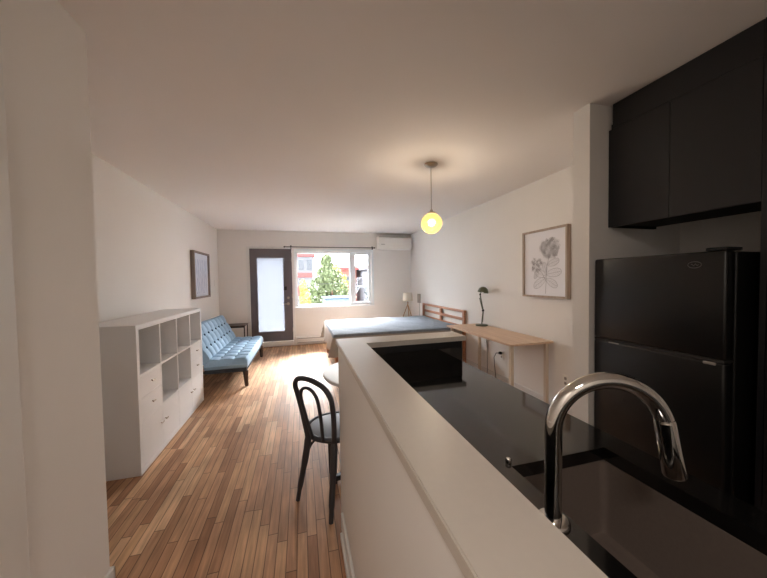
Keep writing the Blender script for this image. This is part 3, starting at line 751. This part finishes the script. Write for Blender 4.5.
# ------------------------------------------------------------------ air conditioner, rod, heater
ac = thing('air_conditioner', 'white wall air conditioner high beside the right corner', 'air conditioner', (2.17, D-.1, 2.17))
prof = [(D-.001, 2.135), (D-.001, 2.425), (D-.17, 2.425), (D-.20, 2.40), (D-.205, 2.21), (D-.18, 2.15), (D-.13, 2.135)]
mb = MB(); mb.prism(prof, 'x', 1.74, 2.545); bmesh.ops.bevel(mb.bm, geom=list(mb.bm.edges), offset=.006, segments=2, affect='EDGES')
mb.build('housing', M['plastic'], ac, True)
MB().box(1.76, 2.52, D-.19, D-.135, 2.138, 2.146).build('air_flap', M['plastic'], ac)
MB().box(1.76, 2.52, D-.16, D-.03, 2.4255, 2.429).build('top_grille_shade', M['dark_slot'], ac)  # dark grille strip, also stands for the shadow above the unit
MB().box(1.80, 1.89, D-.2065, D-.204, 2.238, 2.250).build('logo', M['plastic_grey'], ac)
cr_ = thing('curtain_rod', 'thin dark curtain rod above the window', 'curtain rod', (.69, D-.06, 2.17))
MB().cyl((-.33, D-.06, 2.172), (1.665, D-.06, 2.172), .009, n=12).build('rod', M['dark_metal'], cr_, True)
for x in (-.335, 1.67): MB().sphere((x, D-.06, 2.172), .018, 8).build('finial', M['dark_metal'], cr_, True)
for x in (-.20, 1.63): MB().box(x-.008, x+.008, D-.07, D-.001, 2.150, 2.163).box(x-.013, x+.013, D-.008, D-.001, 2.13, 2.21, .002).build('bracket', M['dark_metal'], cr_)
ht = thing('baseboard_heater', 'long white baseboard heater under the window', 'heater', (.7, D-.04, 0))
mb = MB().prism([(D-.001, .03), (D-.001, .19), (D-.045, .19), (D-.065, .165), (D-.065, .06), (D-.05, .03)], 'x', -.13, 1.25)
mb.build('housing', M['trim'], ht)
MB().box(-.11, 1.23, D-.0665, D-.0645, .058, .066).box(-.11, 1.23, D-.0665, D-.0645, .150, .158).build('air_slot', M['dark_slot'], ht)

# ------------------------------------------------------------------ cafe table and chair
ct = thing('cafe_table', 'small round white pedestal table tucked beyond the half wall', 'table', (.44, 2.20, 0))
cx, cy = .50, 2.175
MB().lathe([(0, .735), (.36, .735), (.365, .741), (.365, .755), (.36, .76), (0, .76)], (cx, cy, 0), 48).build('table_top', M['table_white'], ct, True)
MB().lathe([(0, .06), (.035, .06), (.032, .7), (.12, .725), (.12, .7345), (0, .7345)], (cx, cy, 0)).build('column', M['pedestal'], ct, True)
for k in range(4):
    a = math.radians(12)+k*PI/2
    ca, sa = math.cos(a), math.sin(a)
    mb = MB().box(0, .33, -.022, .022, .02, .055, .006, mtx=Matrix.Translation((cx, cy, 0)) @ Matrix.Rotation(a, 4, 'Z'))
    mb.cyl((cx+.31*ca, cy+.31*sa, 0), (cx+.31*ca, cy+.31*sa, .021), .018, n=12)
    mb.build('foot', M['pedestal'], ct)
ch = thing('bentwood_chair', 'black bentwood chair with hooped back and grey seat beside the half wall', 'chair', (.16, 2.03, 0))
c0 = V3((.203, 2.022, 0)); SZ = .455; SR = .187
dv = V3((.52, .85, 0)).normalized(); lv = V3((.85, -.52, 0)).normalized()
MB().lathe([(0, -.012), (SR-.012, -.012), (SR-.012, .004), (SR-.03, .008), (0, .005)], (c0.x, c0.y, SZ), 48).build('seat', M['seat'], ch, True)
MB().tube([c0+V3((math.cos(a)*SR, math.sin(a)*SR, SZ-.006)) for a in [2*PI*k/48 for k in range(48)]], .017, 10, closed=True).build('seat_ring', M['chair'], ch, True)
def smooth_path(P, n=6):
    P = [V3(p) for p in P]; Q = [P[0]*2-P[1]]+P+[P[-1]*2-P[-2]]; out = []
    for i in range(1, len(Q)-2):
        a, b_, c_, d_2 = Q[i-1], Q[i], Q[i+1], Q[i+2]
        for k in range(n):
            t = k/n
            out.append(.5*((2*b_)+(c_-a)*t+(2*a-5*b_+4*c_-d_2)*t*t+(3*b_-a-3*c_+d_2)*t**3))
    return out+[P[-1]]
MB().tube(smooth_path([(.02, 1.93, .44), (-.005, 1.925, .58), (-.035, 1.925, .72), (-.05, 1.925, .79), (-.035, 1.895, .832), (.01, 1.845, .845), (.06, 1.785, .84), (.11, 1.735, .815), (.143, 1.71, .765), (.157, 1.712, .69), (.165, 1.75, .58), (.17, 1.815, .44)]), .0155, 12).build('back_hoop', M['chair'], ch, True)
MB().tube(smooth_path([(.045, 1.895, .455), (.005, 1.885, .62), (-.018, 1.875, .73), (-.005, 1.85, .785), (.035, 1.81, .79), (.072, 1.782, .74), (.092, 1.788, .62), (.105, 1.845, .455)]), .0105, 10).build('inner_hoop', M['chair'], ch, True)
MB().tube(smooth_path([(.02, 1.93, .47), (.012, 1.945, .38), (-.01, 1.975, .24), (-.036, 2.002, .1), (-.053, 2.012, 0)], 4), [.017]*2+[.021]*6+[.018]*5+[.014]*4, 12).build('leg', M['chair'], ch, True)
MB().tube(smooth_path([(.17, 1.815, .47), (.166, 1.80, .38), (.155, 1.785, .24), (.143, 1.77, .1), (.137, 1.762, 0)], 4), [.017]*2+[.021]*6+[.018]*5+[.014]*4, 12).build('leg', M['chair'], ch, True)
for s_ in (-1, 1):
    q = [c0+lv*s_*w_+dv*b_+V3((0, 0, z_)) for w_, b_, z_ in ((.11, .12, SZ-.02), (.12, .14, .3), (.13, .165, 0))]
    MB().tube(q, [.016, .015, .011], 12).build('leg', M['chair'], ch, True)
for P_ in ([(.0, 1.965, .27), (.03, 1.96, .37), (.075, 1.945, SZ-.025)], [(.157, 1.787, .27), (.165, 1.83, .37), (.17, 1.87, SZ-.025)]):
    MB().tube(smooth_path(P_), .008, 8).build('brace', M['chair'], ch, True)

#EXTERIOR#
# ------------------------------------------------------------------ outdoors beyond the window
X = {}
X['ground'] = mat('yard_ground', rgb(90, 88, 82), .95, spec=.05, noise=.2, nscale=1)
X['white'] = mat('white_stucco', rgb(104, 106, 112), .9, spec=.1, noise=.05, nscale=2)
X['brick'] = mat('red_brick_wall', rgb(134, 84, 76), .85, noise=.2, nscale=5)
X['red'] = mat('red_cornice_paint', rgb(134, 72, 72), .9, spec=.1)
X['groof'] = mat('grey_roofing', rgb(80, 80, 86), .95, spec=.05)
X['wglass'] = mat('dark_outdoor_glass', rgb(52, 58, 68), .2)
X['leaf'] = mat('green_leaf', rgb(84, 96, 64), .7, noise=.5, nscale=1.5)
X['leafy'] = mat('yellow_green_leaf', rgb(126, 122, 58), .7, noise=.4, nscale=1.5)
X['yellow'] = mat('yellow_leaf', rgb(124, 114, 56), .7, noise=.25, nscale=1.5)
X['darkleaf'] = mat('dark_grey_green_leaf', rgb(36, 46, 48), .7, noise=.4, nscale=2)
X['bark'] = mat('grey_bark', rgb(84, 72, 62), .9, noise=.3)
X['blue_wall'] = mat('pale_blue_siding', rgb(92, 106, 122), .9, spec=.1, noise=.1)
X['blue'] = mat('pale_blue_sheet_roof', rgb(52, 62, 74), .95, spec=.02)
struct('ground', MB().box(-40, 50, D+WT+.3, 90, -3.2, -3.0), X['ground'], 'pale yard ground outside', cat='ground')
def building(name, label, x0, x1, y0, y1, z1, wallm, win_list, cornice=None, cat='building'):
    t = thing(name, label, cat, ((x0+x1)/2, (y0+y1)/2, -3))
    MB().box(x0, x1, y0, y1, -3, z1).build('walls', wallm, t)
    MB().box(x0-.2, x1+.2, y0-.2, y1+.2, z1, z1+.3, .02).build('roof', cornice or X['groof'], t)
    for (wx0, wx1, wz0, wz1) in win_list:
        f = MB().box(wx0-.06, wx1+.06, y0-.05, y0-.001, wz0-.06, wz1+.06).build('window_frame', X['white'], t)
        MB().box(wx0, wx1, y0-.07, y0-.051, wz0, wz1).build('pane', X['wglass'], f)
    return t
b1 = building('apartment_building', 'white apartment house with red cornice at the left of the window view', -5, 1.05, 28, 36, 3.6, X['white'], [(-.2, .25, 2.4, 3.3), (.5, .95, 2.4, 3.3), (-.2, .25, .6, 1.6), (.5, .95, .2, 1.0), (.5, .95, -1.2, -.4)], X['red'])
MB().box(-5, 1.06, 27.88, 27.999, 1.75, 2.15).build('band', X['red'], b1)
MB().box(-5, .4, 27.1, 27.87, .1, .25).box(-5, .4, 27.1, 27.15, .25, 1.0).build('balcony', X['red'], b1)
building('brick_building', 'red brick house behind the tree right of centre in the window', 2.9, 5.35, 30, 37, 2.45, X['brick'], [(3.3, 3.7, .9, 1.8), (4.3, 4.8, .9, 1.8), (4.3, 4.8, -.9, .1)], X['red'])
building('white_building', 'white house with grey roof seen through the narrow pane', 5.8, 9.5, 26, 33, 2.35, X['white'], [(6.0, 6.35, 1.1, 1.9), (6.6, 6.95, 1.1, 1.9)], X['groof'])
def leaves(mb, c, rx, ry, rz, n, size, seed, power=.4):
    rnd = random.Random(seed)
    for _ in range(n):
        while True:
            p = V3((rnd.uniform(-1, 1), rnd.uniform(-1, 1), rnd.uniform(-1, 1)))
            if .001 < p.length <= 1: break
        p = p.normalized()*(p.length**power)
        q = V3((c[0]+p.x*rx, c[1]+p.y*ry, c[2]+p.z*rz))
        e = Euler((rnd.uniform(0, 6.3), rnd.uniform(0, 6.3), rnd.uniform(0, 6.3))).to_matrix()
        s_ = size*rnd.uniform(.6, 1.3)
        vs = [mb.bm.verts.new(q+e @ V3(a)*s_) for a in ((-1, 0, 0), (0, -.5, .1), (1, 0, 0), (0, .5, .1))]
        mb.bm.faces.new(vs)
def tree(name, label, x, y, zc, clumps, m_, n, size, cat='tree', seed=1):
    t = thing(name, label, cat, (x, y, -3))
    mb = MB()
    top = max(c[2] for c in clumps)
    mb.tube([(x, y, -3), (x+.03, y, -1.5), (x-.02, y, 0), (x, y, top)], [.13, .11, .08, .02], 10)
    rnd = random.Random(seed)
    for c in clumps: mb.tube([(x, y, c[2]-c[5]*.8-.2), ((x+c[0])/2, (y+c[1])/2, c[2]-c[5]*.5), (c[0], c[1], c[2])], [.05, .035, .01], 6)
    mb.build('trunk', X['bark'], t, True)
    mb = MB()
    for i, c in enumerate(clumps): leaves(mb, c[:3], c[3], c[4], c[5], n, size, seed*100+i)
    o = mb.build('foliage', m_, t); return t
tree('leafy_tree', 'full green tree in the middle of the window view', 1.5, 16, 0, [(1.3, 16, 2.3, .30, .4, .5), (1.2, 15.8, 1.65, .5, .6, .55), (1.5, 16.1, 1.45, .6, .6, .6), (.95, 16, 1.05, .6, .6, .5), (1.6, 15.7, .85, .75, .6, .6), (.85, 15.8, .4, .6, .6, .5), (1.35, 15.6, .1, .8, .6, .5), (1.95, 15.9, .35, .5, .5, .5)], X['leaf'], 620, .095, seed=2)
tree('birch_tree', 'yellow green tree behind the full green tree', 2.3, 20, 0, [(2.15, 20, 1.9, .4, .5, .6), (2.5, 20, 1.2, .5, .5, .7), (2.5, 20.2, .5, .5, .5, .7)], X['leafy'], 260, .10, seed=4)
tree('yellow_tree', 'slim bright yellow tree at the left edge of the window', .07, 12, 0, [(.06, 12, 1.15, .12, .2, .35), (.12, 12, .75, .2, .3, .45), (.15, 12, .35, .26, .3, .45)], X['yellow'], 330, .05, seed=5)
tree('dark_shrub', 'dark grey green shrub behind the narrow pane', 2.75, 12, 0, [(2.68, 12, .95, .22, .3, .28), (2.9, 12, .6, .25, .3, .35), (2.62, 12, .35, .25, .3, .35)], X['darkleaf'], 170, .045, cat='shrub', seed=6)
sh = thing('garden_shed', 'low pale blue shed under the green tree', 'shed', (1.4, 13, -3))
MB().box(.95, 2.0, 12.6, 14.2, -3, .66).build('walls', X['blue_wall'], sh)
MB().box(.88, 2.07, 12.5, 14.3, .661, .70).build('roof', X['blue'], sh)
stt = thing('outdoor_staircase', 'white outdoor staircase rising to the right beyond the shed', 'staircase', (2.2, 13, -3))
mb = MB(); p0, p1 = V3((2.36, 17.6, -.3)), V3((3.27, 17.6, 1.05))
for yy in (17.2, 18.0):
    o_ = V3((0, yy-17.6, 0)); mb = MB()
    mb.tube([p0+o_-V3((1.9, 0, 2.84)), p1+o_], .05, 4)
    mb.build('stringer', X['white'], stt)
    MB().tube([p0+o_+V3((0, 0, .5)), p1+o_+V3((0, 0, .5)), p1+o_+V3((.6, 0, .5))], .022, 6).build('handrail', X['white'], stt)
    mb = MB()
    for k in range(9):
        q = p0+o_+(p1-p0)*k/8; mb.tube([q, q+V3((0, 0, .5))], .012, 5)
    mb.build('balusters', X['white'], stt)
for k in range(20):
    q = p1-(p1-p0).normalized()*.19*k
    if q.z > -3: MB().box(q.x-.12, q.x+.06, 17.2, 18.0, q.z-.02, q.z+.02).build('tread', X['white'], stt)
MB().box(p1.x, p1.x+1.2, 17.1, 18.1, p1.z-.05, p1.z+.02).box(p1.x+1.1, p1.x+1.2, 17.1, 17.2, -3, p1.z-.05).box(p1.x+1.1, p1.x+1.2, 18.0, 18.1, -3, p1.z-.05).build('landing', X['white'], stt)
ub = thing('utility_pole', 'utility pole carrying a pale cable across the yard', 'utility pole', (-6, 14, -3))
MB().cyl((-6, 14, -3), (-6, 14, 2.5), .12, .09).build('pole', X['bark'], ub, True)
MB().tube([(-6+k, 14+.05*k, 1.45-.012*k*(14-k)*.3) for k in range(15)], .006, 5).build('cable', X['groof'], ub)
